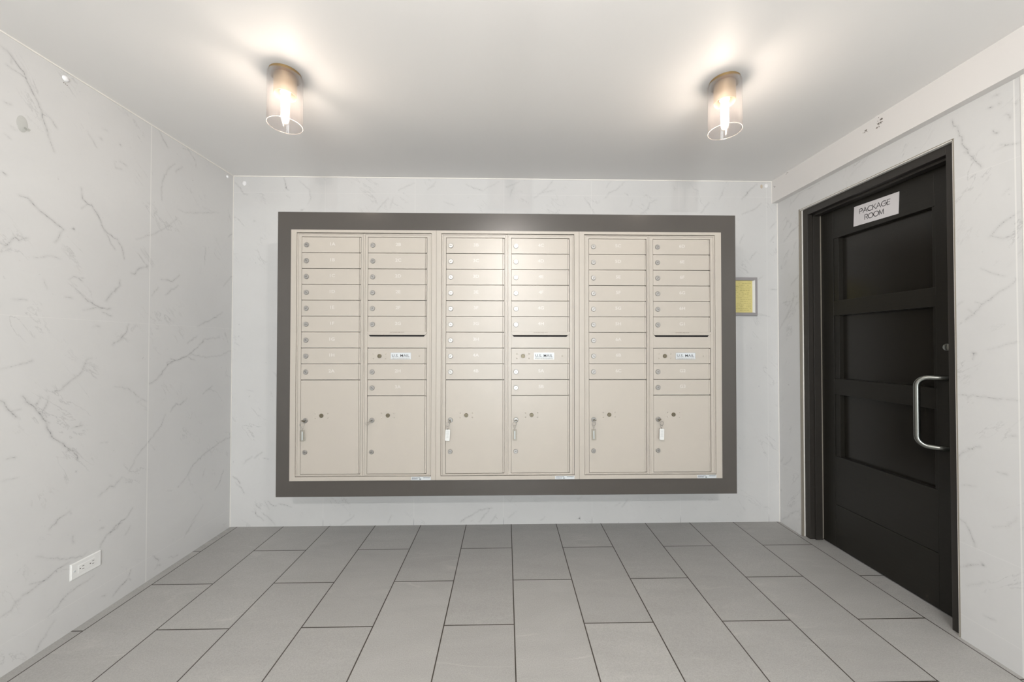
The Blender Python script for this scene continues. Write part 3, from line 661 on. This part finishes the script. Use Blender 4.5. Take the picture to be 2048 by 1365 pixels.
# ------------------------------------------------------------------ grey enclosure that carries the mailboxes
EX0, EX1, EZ0, EZ1 = -1.2665, 1.3075, 0.3885, 1.9685
BX0, BX1, BZ0, BZ1 = -1.1885, 1.2195, 0.4790, 1.8675
en = tag(empty('mailbox_enclosure', (0.02, D, EZ0)), 'deep dark grey painted box on the back wall framing the mailboxes', 'mailbox surround')
def el(bm, o_): bmesh.ops.translate(bm, verts=bm.verts, vec=(-o_.location.x, -o_.location.y, -o_.location.z)); return bm
bm = bmesh.new(); frame(bm, EX0, EX1, EZ0, EZ1, BX0 + .004, BX1 - .004, BZ0 + .004, BZ1 - .004, YB + .009, YB + .027)
obj('face_frame', el(bm, en), M['grey'], en, bevel=.0012)
bm = bmesh.new(); frame(bm, EX0 + .001, EX1 - .001, EZ0 + .001, EZ1 - .001, EX0 + .019, EX1 - .019, EZ0 + .019, EZ1 - .019, YB + .0275, D - .0005)
obj('side_casing', el(bm, en), M['grey'], en)

# ------------------------------------------------------------------ mailbox banks
PITCH, ZT, BANK = 0.0882, 1.8300, 0.7995
def place_front(cx, cz, y):
    return lambda x, yy, d: Vector((cx + x, y - d, cz + yy))

def make_lock(parent, x, z, y, r=.0135, mt='lock', slot_ang=0.6, name='lock'):
    bm = bmesh.new()
    lathe(bm, [(r, y + .002), (r, y - .003), (r * .86, y - .0048), (r * .56, y - .0048), (r * .50, y - .0036), (0, y - .0036)], 26, 'Y', (x, 0, z))
    c, s = math.cos(slot_ang), math.sin(slot_ang)
    a, b_ = r * .42, r * .10
    q = [(a * c - b_ * s, a * s + b_ * c), (-a * c - b_ * s, -a * s + b_ * c), (-a * c + b_ * s, -a * s - b_ * c), (a * c + b_ * s, a * s - b_ * c)]
    f = bm.faces.new([bm.verts.new((x + px, y - .00385, z + pz)) for px, pz in q]); f.material_index = 1
    return obj(name, bm, [M[mt], M['lockdark']], parent, smooth=False)

def arrow_lock(parent, x, z, y):
    """arrow lock with four rivet heads round it"""
    lk = make_lock(parent, x, z, y, .0112, 'arrow', random.choice((0.1, .35, -.2, 0.6)), 'arrow_lock')
    for dx in (-.034, .034):
        for dz in (-.0125, .0125):
            bm = bmesh.new()
            lathe(bm, [(.0042, y + .001), (.0042, y - .0006), (.003, y - .0018), (0, y - .0022)], 12, 'Y', (x + dx, 0, z + dz))
            obj('rivet', bm, M['beige'], parent, smooth=True)
    return lk

def door_panel(name, root, x0, x1, z0, z1, y):
    """sheet-steel door: face with a folded return down its right edge"""
    bm = bmesh.new()
    box(bm, x0, x1 - .0085, y, y + .009, z0, z1)
    box(bm, x1 - .0075, x1, y + .0012, y + .009, z0 + .001, z1 - .001)
    return obj(name, bm, M['beige'], root, bevel=.0007, seg=1)

def bank(cx, label, left, right, uniq):
    root = tag(empty('mailbox_bank', (0, 0, 0)), label, 'mailbox', 'mailbox banks in the grey surround')
    x0, x1 = uniq
    sx0, sx1, sz0, sz1 = cx - .3715, cx + .3725, .501, 1.8515
    bm = bmesh.new(); frame(bm, x0, x1, BZ0, BZ1, sx0, sx1, sz0, sz1, YB, YB + .030)
    obj('trim_frame', bm, M['beige'], root, bevel=.0010)
    bm = bmesh.new(); box(bm, sx0 - .002, sx1 + .002, YB + .024, YB + .40, sz0 - .002, sz1 + .002)
    obj('cabinet_body', bm, M['inside'], root)
    Y1 = YB + .004
    cols = ((sx0 + .0012, cx - .0045, cx - .3445, cx - .0205), (cx - .0033, sx1 - .0012, cx + .0200, cx + .3445))
    rowz = lambda k: ZT - PITCH * k
    for ci, (a, b_, d0, d1) in enumerate(cols):
        # master door: frame round one column, with narrow groove lines beside the doors
        zb = sz0 + .0025; zt_ = sz1 - .0035
        bm = bmesh.new()
        frame(bm, a, b_, zb, zt_, a + .0075, b_ - .0075, zb + .004, zt_ - .006, Y1 - .0014, YB + .0235)
        frame(bm, a + .0078, b_ - .0078, zb + .0042, zt_ - .0062, d0 - .0014, d1 + .0022, .5130, ZT - .0008, Y1, YB + .0235)
        obj('master_door_frame', bm, M['beige'], root, bevel=.0008, seg=1)
        yd = Y1 + .0012
        names = left if ci == 0 else right
        rows = list(range(9)) if ci == 0 else [0, 1, 2, 3, 4, 5, 8, 9]
        for n_, k in enumerate(rows):
            if ci == 1 and k >= 8: kk = k
            else: kk = k
            z1_, z0_ = rowz(kk) - .0028, rowz(kk + 1)
            # the left bottom rows of the right column start after the carrier door (row 7)
            d = door_panel('tenant_door', root, d0, d1, z0_, z1_, yd)
            zc = (z0_ + z1_) / 2
            make_lock(d, d0 + .0255, zc - .001, yd, .0135, 'lock', random.uniform(-.9, 1.2))
            cxn = (d0 + d1) / 2 + .004
            text_obj('door_number', names[n_], .0245, place_front(cxn, zc + .004, yd), M['white_ink'], d, depth=.0003, weight=.0004, sx=1.15)
        ptop = rowz(9) if ci == 0 else rowz(10)
        pd = door_panel('parcel_door', root, d0, d1, .5150, ptop - .0042, yd)
        make_lock(pd, d0 + .0255, .8105, yd, .0135, 'lock', .5)
        make_lock(pd, d0 + .0245, .6355, yd, .0125, 'lock', random.uniform(-.7, .9))
        arrow_lock(pd, d0 + .1130, .8370, yd)
        if ci == 1:
            # outgoing mail slot: hood, dark opening, plain panel; then the carrier door
            zt6 = rowz(6)
            bm = bmesh.new()
            w0, w1, zt2, zb2, ch = d0 - .0030, d1 + .0032, zt6 + .0004, zt6 - .0165, .0105
            prof = [(w0, zt2), (w0, zb2 + ch), (w0 + ch, zb2), (w1 - ch, zb2), (w1, zb2 + ch), (w1, zt2)]
            f0 = [bm.verts.new((x, yd - .0042, z)) for x, z in prof]
            f1 = [bm.verts.new((x, yd + .004, z)) for x, z in prof]
            bm.faces.new(f0); bm.faces.new(f1[::-1])
            for i in range(6): bm.faces.new((f0[i], f0[(i + 1) % 6], f1[(i + 1) % 6], f1[i]))
            hd = obj('slot_hood', bm, M['beige'], root, bevel=.0006, seg=1)
            me_p = lambda x, yy, d: Vector(((d0 + d1) / 2 + .001 + x, yd - .0042 - d, zt6 - .0032 + yy))
            text_obj('hood_lettering', 'OUTGOING MAIL SLOT', .0075, me_p, M['faint_ink'], hd, depth=.0004)
            bm = bmesh.new(); q_ = [(d0 + .006, zb2 + .003), (d0 + .006, zb2 - .001), (d0 + .013, zb2 - .0095), (d1 - .015, zb2 - .0095), (d1 - .008, zb2 - .001), (d1 - .008, zb2 + .003)]
            s0 = [bm.verts.new((x, yd - .0005, z)) for x, z in q_]; s1 = [bm.verts.new((x, yd + .0075, z)) for x, z in q_]
            bm.faces.new(s0); bm.faces.new(s1[::-1])
            for i in range(6): bm.faces.new((s0[i], s0[(i + 1) % 6], s1[(i + 1) % 6], s1[i]))
            obj('mail_slot', bm, M['slot'], root)
            bm = bmesh.new(); box(bm, d0 - .0012, d1 + .0018, yd + .0010, YB + .0235, rowz(7) + .0005, zt6 + .0005)
            obj('slot_panel', bm, M['beige'], root)
            cdz1, cdz0 = rowz(7) - .0042, rowz(8)
            cdoor = door_panel('carrier_door', root, d0, d1, cdz0, cdz1, yd)
            zc = (cdz0 + cdz1) / 2
            arrow_lock(cdoor, d0 + .0650, zc, yd)
            bm = bmesh.new(); lathe(bm, [(.0045, yd + .001), (.0045, yd - .0006), (.003, yd - .0018), (0, yd - .0022)], 12, 'Y', (d0 + .286, 0, zc))
            obj('rivet', bm, M['beige'], cdoor, smooth=True)
            px = d0 + .183
            bm = bmesh.new(); box(bm, px - .057, px + .057, yd - .0016, yd, zc - .0195, zc + .0195)
            pl = obj('mail_plate', bm, M['plate'], cdoor, bevel=.0006, seg=1)
            bm = bmesh.new(); frame(bm, px - .0565, px + .0565, zc - .019, zc + .019, px - .0550, px + .0550, zc - .0175, zc + .0175, yd - .0019, yd - .0012)
            obj('plate_border', bm, M['lock'], cdoor)
            text_obj('plate_lettering', 'U.S. MAIL', .0205, place_front(px - .001, zc + .0015, yd - .0016), M['black_ink'], cdoor, depth=.0004, weight=.00012, sx=1.12, spacing=1.05)
            bm = bmesh.new()
            for rr_ in range(2):
                xx = px - .050
                while xx < px + .048:
                    L = .003 + random.random() * .006
                    box(bm, xx, min(xx + L, px + .050), yd - .0020, yd - .0015, zc - .0118 - rr_ * .0042, zc - .0098 - rr_ * .0042); xx += L + .002
            obj('small_print', bm, M['faint_ink'], cdoor)
    # maker's sticker at the lower right corner: print too small to read
    bm = bmesh.new(); sxc = cx + .318; box(bm, sxc - .054, sxc + .054, YB - .0004, YB + .0002, BZ0 + .0015, BZ0 + .0195)
    stk = obj('sticker', bm, M['plate'], root)
    bm = bmesh.new()
    for (xa, xb, za) in ((-.050, -.004, .013), (.012, .050, .013), (-.050, -.018, .0065), (-.008, .001, .0045)):
        xx = xa
        while xx < xb:
            L = .002 + random.random() * .003
            box(bm, sxc + xx, sxc + min(xx + L, xb), YB - .0007, YB - .0003, BZ0 + za, BZ0 + za + .0032 + (.002 if xa == -.008 else 0)); xx += L + .0012
    obj('sticker_print', bm, M['black_ink'], root)
    return root

U1L = ['1A', '1B', '1C', '1D', '1E', '1F', '1G', '1H', '2A']; U1R = ['2B', '2C', '2D', '2E', '2F', '2G', '2H', '3A']
U2L = ['3B', '3C', '3D', '3E', '3F', '3G', '3H', '4A', '4B']; U2R = ['4C', '4D', '4E', '4F', '4G', '4H', '5A', '5B']
U3L = ['5C', '5D', '5E', '5F', '5G', '5H', '6A', '6B', '6C']; U3R = ['6D', '6E', '6F', '6G', '6H', 'G1', 'G2', 'G3']
BANKS = [(-0.7865, 'beige steel mailbox bank, leftmost of three, top right door numbered 2B', U1L, U1R),
         (0.0110, 'beige steel mailbox bank in the middle, its top doors numbered 3B and 4C', U2L, U2R),
         (0.8120, 'beige steel mailbox bank, rightmost of three, beside the yellow notice', U3L, U3R)]
for b_, xs in zip(BANKS, ((BX0, -.3881), (-.3873, .4111), (.4119, BX1))): bank(b_[0], b_[1], b_[2], b_[3], xs)

# ------------------------------------------------------------------ keys left in the parcel locks
def key_set(x, z, label, kind, lean=0.0, tagdx=0.0, tilt=0.0):
    y = YB + .0052 - .0048
    root = tag(empty('key_tag' if kind != 'key' else 'key', (x, y, z)), label, 'key', 'keys hanging in the parcel locks')
    bm = bmesh.new()
    # blade goes into the lock, the bow stands out of it and hangs edge on
    box(bm, -.0035, .0035, -.010, .003, -.0011, .0011)
    pr = [(.0045 * math.cos(t) * 2.2, .0045 * math.sin(t) * 1.8) for t in np.linspace(0, 2 * PI, 17)[:-1]]
    ca, sa = math.cos(lean), math.sin(lean)
    def kp(a, b_, s): return Vector((a * ca + s * sa, -.018 + b_, -a * sa + s * ca))
    inner = [(.0035 * math.cos(t), .0035 * math.sin(t)) for t in np.linspace(0, 2 * PI, 17)[:-1]]
    for s in (-.0009, .0009):
        ov = [bm.verts.new(kp(a, b_, s)) for a, b_ in pr]; iv = [bm.verts.new(kp(a, b_ - .002, s)) for a, b_ in inner]
        for i in range(16): bm.faces.new((ov[i], ov[(i + 1) % 16], iv[(i + 1) % 16], iv[i]))
        if s < 0: o1, i1 = ov, iv
        else:
            for i in range(16):
                bm.faces.new((o1[i], o1[(i + 1) % 16], ov[(i + 1) % 16], ov[i])); bm.faces.new((i1[i], i1[(i + 1) % 16], iv[(i + 1) % 16], iv[i]))
    obj('key_bow', bm, M['arrow'], root)
    if kind == 'key':
        bm = bmesh.new(); tube(bm, circle_pts((-.018, -.016, -.014), .010, (.8, 0, .6), (.3, .5, -.8), 20), .0009, 6, True)
        obj('split_ring', bm, M['lock'], root, smooth=True)
        return root
    rx, rz_ = (-.004 + tagdx, -.019)
    bm = bmesh.new()
    for dy in (0, .0016): tube(bm, circle_pts((rx, -.018 + dy, rz_), .0115, (.93, .35, 0), (0, 0, 1), 24), .0009, 6, True)
    obj('split_ring', bm, M['lock'], root, smooth=True)
    bm = bmesh.new()
    tube(bm, circle_pts((rx, -.016, rz_ - .0165), .0058, (1, .1, 0), (0, 0, 1), 14), .0008, 6, True)
    tube(bm, circle_pts((rx, -.016, rz_ - .0265), .0045, (.3, 1, 0), (0, 0, 1), 14), .0008, 6, True)
    obj('chain_link', bm, M['lock'], root, smooth=True)
    # flat rounded tag
    w, h, yy = .0125, .031, -.0145
    bm = bmesh.new(); ct, st = math.cos(tilt), math.sin(tilt)
    def tp(a, b_, d): return Vector((rx + a * ct - b_ * st, yy + d, rz_ - .0605 + a * st + b_ * ct))
    rr_ = .004
    pr = []
    for cx_, cz_, a0_ in ((w - rr_, h - rr_, 0), (-w + rr_, h - rr_, 90), (-w + rr_, -h + rr_, 180), (w - rr_, -h + rr_, 270)):
        for t in range(5): pr.append((cx_ + rr_ * math.cos(math.radians(a0_ + t * 22.5)), cz_ + rr_ * math.sin(math.radians(a0_ + t * 22.5))))
    F0 = [bm.verts.new(tp(a, b_, -.0022)) for a, b_ in pr]; F1 = [bm.verts.new(tp(a, b_, .0022)) for a, b_ in pr]
    bm.faces.new(F0); bm.faces.new(F1[::-1])
    for i in range(len(pr)): bm.faces.new((F0[i], F0[(i + 1) % len(pr)], F1[(i + 1) % len(pr)], F1[i]))
    tg = obj('tag', bm, M['tag_white'] if kind == 'white' else M['clear'], root)
    if kind == 'white':
        tg['label'] = 'white plastic tag with faint writing'
        bm = bmesh.new()
        for i in range(6):
            z_ = .019 - i * .0065; L = .004 + random.random() * .004
            q = [tp(a, b_, -.0024) for a, b_ in ((-L, z_), (L, z_), (L, z_ + .0016), (-L, z_ + .0016))]
            bm.faces.new([bm.verts.new(v) for v in q])
        obj('tag_writing', bm, M['tag_ink'], tg)
    else:
        tg['label'] = 'clear plastic tag'
        bm = bmesh.new(); q = [tp(a, b_, 0) for a, b_ in ((-.0035, -.024), (.0035, -.024), (.0035, .022), (-.0035, .022))]
        bm.faces.new([bm.verts.new(v) for v in q]); obj('tag_insert', bm, M['plate'], tg)
    return root

kx = [(-.7865 - .3445, 0), (-.7865 + .0200, 1), (.0110 - .3445, 2), (.0110 + .0200, 3), (.8120 - .3445, 4), (.8120 + .0200, 5)]
KS = [('clear', 'key with clear plastic tag hanging from the leftmost parcel door', .5, -.002, .0),
      ('key', 'bare key on a tiny ring in the second parcel door from the left', -.6, 0, 0),
      ('white', 'key with white plastic tag hanging from the middle bank, under door 4B', .9, -.008, -.05),
      ('clear', 'key with clear plastic tag in the taller-lettered middle bank, under door 5B', .2, -.003, 0),
      ('clear', 'key with clear plastic tag hanging from the right bank, under door 6C', .0, .000, .02),
      ('white', 'key with white plastic tag on a wide ring, hanging from the rightmost parcel door', -.7, .016, -.02)]
KS[3] = ('clear', 'key with clear plastic tag hanging from the middle bank, under the right column', .2, -.003, 0)
for (d0, i), (kind, lab, lean, tdx, tilt) in zip(kx, KS):
    key_set(d0 + .0255, .8105, lab, kind, lean, tdx, tilt)

# ------------------------------------------------------------------ framed yellow notice beside the mailboxes
nf = tag(empty('notice_frame', (1.645, D, 1.5685)), 'grey snap frame holding a yellow printed notice, on the wall behind the mailbox surround', 'notice')
bm = bmesh.new(); frame(bm, -.109, .1075, -.1335, .1335, -.092, .0885, -.112, .112, -.016, 0)
obj('frame', bm, M['alu'], nf, bevel=.002)
bm = bmesh.new(); box(bm, -.093, .0905, -.006, -.002, -.113, .113); ppr = obj('notice_paper', bm, M['paper'], nf)
bm = bmesh.new(); pv = [(.0770, -.006, -.111), (.0885, -.0185, -.115), (.0885, -.0185, .115), (.0770, -.006, .111), (.0890, -.004, -.115), (.0890, -.004, .115)]
v_ = [bm.verts.new(p) for p in pv]; bm.faces.new((v_[0], v_[1], v_[2], v_[3])); bm.faces.new((v_[1], v_[4], v_[5], v_[2])); bm.faces.new((v_[0], v_[3], v_[5], v_[4])); bm.faces.new((v_[0], v_[4], v_[1])); bm.faces.new((v_[3], v_[2], v_[5]))
obj('raised_edge', bm, M['white_plastic'], nf)['label'] = 'white raised inner edge of the frame'
bm = bmesh.new()
for i in range(16):
    z_ = .090 - i * .0125
    xx = -.080
    while xx < .066:
        L = .004 + random.random() * .014
        if random.random() < .75: box(bm, xx, min(xx + L, .068), -.0066, -.0058, z_, z_ + (.0035 if i not in (4, 6) else .006))
        xx += L + .004
box(bm, -.045, -.022, -.0067, -.0058, .068, .074)
obj('notice_print', bm, M['paper_ink'], ppr)

# ------------------------------------------------------------------ power outlet, lying on its side on the left wall
ot = tag(empty('wall_outlet', (XL, 1.6855, .2515)), 'white double power outlet mounted sideways low on the left marble wall', 'outlet')
bm = bmesh.new(); box(bm, 0, .0055, -.060, .060, -.0355, .0355)
bmesh.ops.bevel(bm, geom=[e for e in bm.edges if all(v.co.x > .005 for v in e.verts)], offset=.003, segments=2, affect='EDGES')
obj('cover_plate', bm, M['white_plastic'], ot, bevel=.001)
bm = bmesh.new(); box(bm, .0050, .0068, -.0335, .0335, -.0168, .0168); rc = obj('receptacle', bm, M['white_plastic'], ot, bevel=.0008)
bm = bmesh.new()
for s in (-.0195, .0195):
    for dz in (-.0062, .0062): box(bm, .0066, .00705, s + .001, s + .0085, dz - .0011, dz + .0011)
    lathe(bm, [(.0024, .0066), (.0024, .00705)], 12, 'X', (0, s - .0065, .0))
obj('plug_slots', bm, M['outlet_hole'], rc)
bm = bmesh.new(); box(bm, .0066, .0069, -.046, -.043, -.004, .004)
lathe(bm, [(.003, .005), (.003, .0062), (.0, .0066)], 12, 'X', (0, -.048, 0)); obj('cover_screw', bm, M['plate'], ot)

# ------------------------------------------------------------------ small things stuck to the walls
hk = tag(empty('adhesive_hook', (XL, 1.447, 2.0752)), 'clear oval adhesive hook high on the left marble wall', 'hook')
bm = bmesh.new()
def dome(bm, axis, c, ry, rz, d, sgn, n=24, m_=6):
    rings = []
    for j in range(m_ + 1):
        t = PI / 2 * j / m_
        ring = []
        for i in range(n):
            a = 2 * PI * i / n
            h, z = ry * math.cos(t) * math.cos(a), rz * math.cos(t) * math.sin(a)
            v = [0, 0, z + c[2]]; v[axis] = c[axis] + sgn * d * math.sin(t); v[1 - axis] = c[1 - axis] + h
            ring.append(bm.verts.new(v))
        rings.append(ring)
    for a, b_ in zip(rings[:-1], rings[1:]):
        for i in range(n): bm.faces.new((a[i], a[(i + 1) % n], b_[(i + 1) % n], b_[i]))
    bm.faces.new(rings[-1])
dome(bm, 0, (0, 0, 0), .0165, .032, .006, 1); obj('hook_pad', bm, M['clear'], hk, smooth=True)
bm = bmesh.new(); tube(bm, [(.004, .006, -.012), (.012, .006, -.020), (.017, .006, -.022), (.021, .006, -.017)], .0035, 10); obj('hook_tip', bm, M['clear'], hk, smooth=True)
def patch(axis, loc, ry, rz, d, sgn, label, name='adhesive_disc', mt='putty', cat='wall disc'):
    r_ = tag(empty(name, loc), label, cat)
    bm = bmesh.new(); dome(bm, axis, (0, 0, 0), ry, rz, d, sgn, 18, 4)
    obj('cap', bm, M[mt], r_, smooth=True)
    return r_
pc = patch(0, (XL, 1.5834, 2.3500), .0125, .0125, .008, 1, 'white round disc with dark holes beneath, near the ceiling on the left wall')
bm = bmesh.new()
for dy, dz in ((-.006, -.021), (.0, -.0225), (.006, -.024)): lathe(bm, [(.0016, 0.0), (.0016, .0005)], 10, 'X', (0, dy, dz))
obj('screw_holes', bm, M['speck'], pc)
patch(0, (XL, 2.4898, 2.352), .011, .010, .007, 1, 'white disc on the left wall right beside the corner')
patch(1, (-1.7853, D, 2.3322), .0135, .0165, .008, -1, 'white oval disc at the top left corner of the back wall')
pk = patch(1, (1.8300, D, 2.3500), .0125, .0155, .008, -1, 'white oval disc with a tan glue stain at the right end of the back wall')
bm = bmesh.new(); dome(bm, 1, (-.033, 0, -.004), .0085, .014, .0008, -1, 18, 3); obj('glue_stain', bm, M['stain'], pk)

# ------------------------------------------------------------------ ceiling lamps
def ceiling_lamp(x, y, label, watts, col, ray_dir):
    root = tag(empty('ceiling_light', (x, y, ZC)), label, 'ceiling lamp', 'brass ceiling lamps with clear glass cylinders')
    bm = bmesh.new(); lathe(bm, [(.0, .0), (.061, .0), (.061, -.011), (.0595, -.0125), (0, -.0125)], 56); obj('canopy', bm, M['brass_dark'], root, bevel=0)
    bm = bmesh.new(); lathe(bm, [(.0435, -.0125), (.0435, -.094), (.0415, -.095), (.0405, -.094), (.0405, -.030), (0, -.030)], 48); obj('lamp_cup', bm, M['brass'], root)
    bm = bmesh.new(); lathe(bm, [(.0200, -.030), (.0200, -.082), (.0, -.082)], 28); obj('socket', bm, M['white_plastic'], root)
    zb, r1, th = -.222, .067, .0022
    bm = bmesh.new(); lathe(bm, [(r1, -.0135), (r1, zb + .0012), (r1 - th / 2, zb), (r1 - th, zb + .0012), (r1 - th, -.0157), (.045, -.0157), (.045, -.0135)], 72, close=True)
    g = obj('glass_shade', bm, M['shade'], root, smooth=False)
    for p in g.data.polygons: p.use_smooth = abs(p.normal.z) < .3
    for zr in (zb + .0006,):
        bm = bmesh.new(); tube(bm, circle_pts((0, 0, zr), r1 - th / 2, (1, 0, 0), (0, 1, 0), 72), .0014, 8, True)
        obj('glass_rim', bm, M['rim'], g, smooth=True)
    bm = bmesh.new(); lathe(bm, [(.0, -.083), (.0125, -.083), (.0150, -.092), (.0160, -.105), (.0160, -.196), (.0125, -.208), (.005, -.213), (0, -.2135)], 32); bu = obj('bulb', bm, M['bulb_glass'], root, smooth=True)
    bm = bmesh.new(); tube(bm, [(0, 0, -.082), (0, 0, -.186)], .0027, 10); obj('filament_stem', bm, M['stem'], bu, smooth=True)
    # two glowing filaments either side of the stem: the stem's shadow makes the dark rays on the ceiling
    ca, sa = math.cos(ray_dir), math.sin(ray_dir)
    for s in (-1, 1):
        bm = bmesh.new(); tube(bm, [(s * .0098 * ca, s * .0098 * sa, -.106), (s * .0098 * ca, s * .0098 * sa, -.186)], .0018, 8)
        fi = obj('filament', bm, M['glow'], bu, smooth=True); fi['label'] = 'glowing filament'
    if watts > P_LAMP:
        L = bpy.data.lights.new('lamp_light', 'POINT'); L.energy = watts; L.color = col; L.shadow_soft_size = .012
        o = bpy.data.objects.new('lamp_light', L); C.objects.link(o); o.parent = root; o.location = (0, 0, -.228)
    return root
ceiling_lamp(-.9412, 1.5808, 'brass ceiling lamp with clear glass cylinder, left of the two above the mailboxes', P_LAMP, C_LAMP, math.atan2(.76, .65))
ceiling_lamp(.9569, 1.5830, 'brass ceiling lamp with clear glass cylinder, right one, nearer the black door', P_LAMP, C_LAMP, PI / 2 - .03)
ceiling_lamp(.03, .35, 'brass ceiling lamp with clear glass cylinder, single one in the middle of the ceiling', P_MID, C_BACK, 0.0)
ceiling_lamp(.03, -1.45, 'brass ceiling lamp with clear glass cylinder closest to the glass entrance door', P_BACK, C_BACK, 0.0)
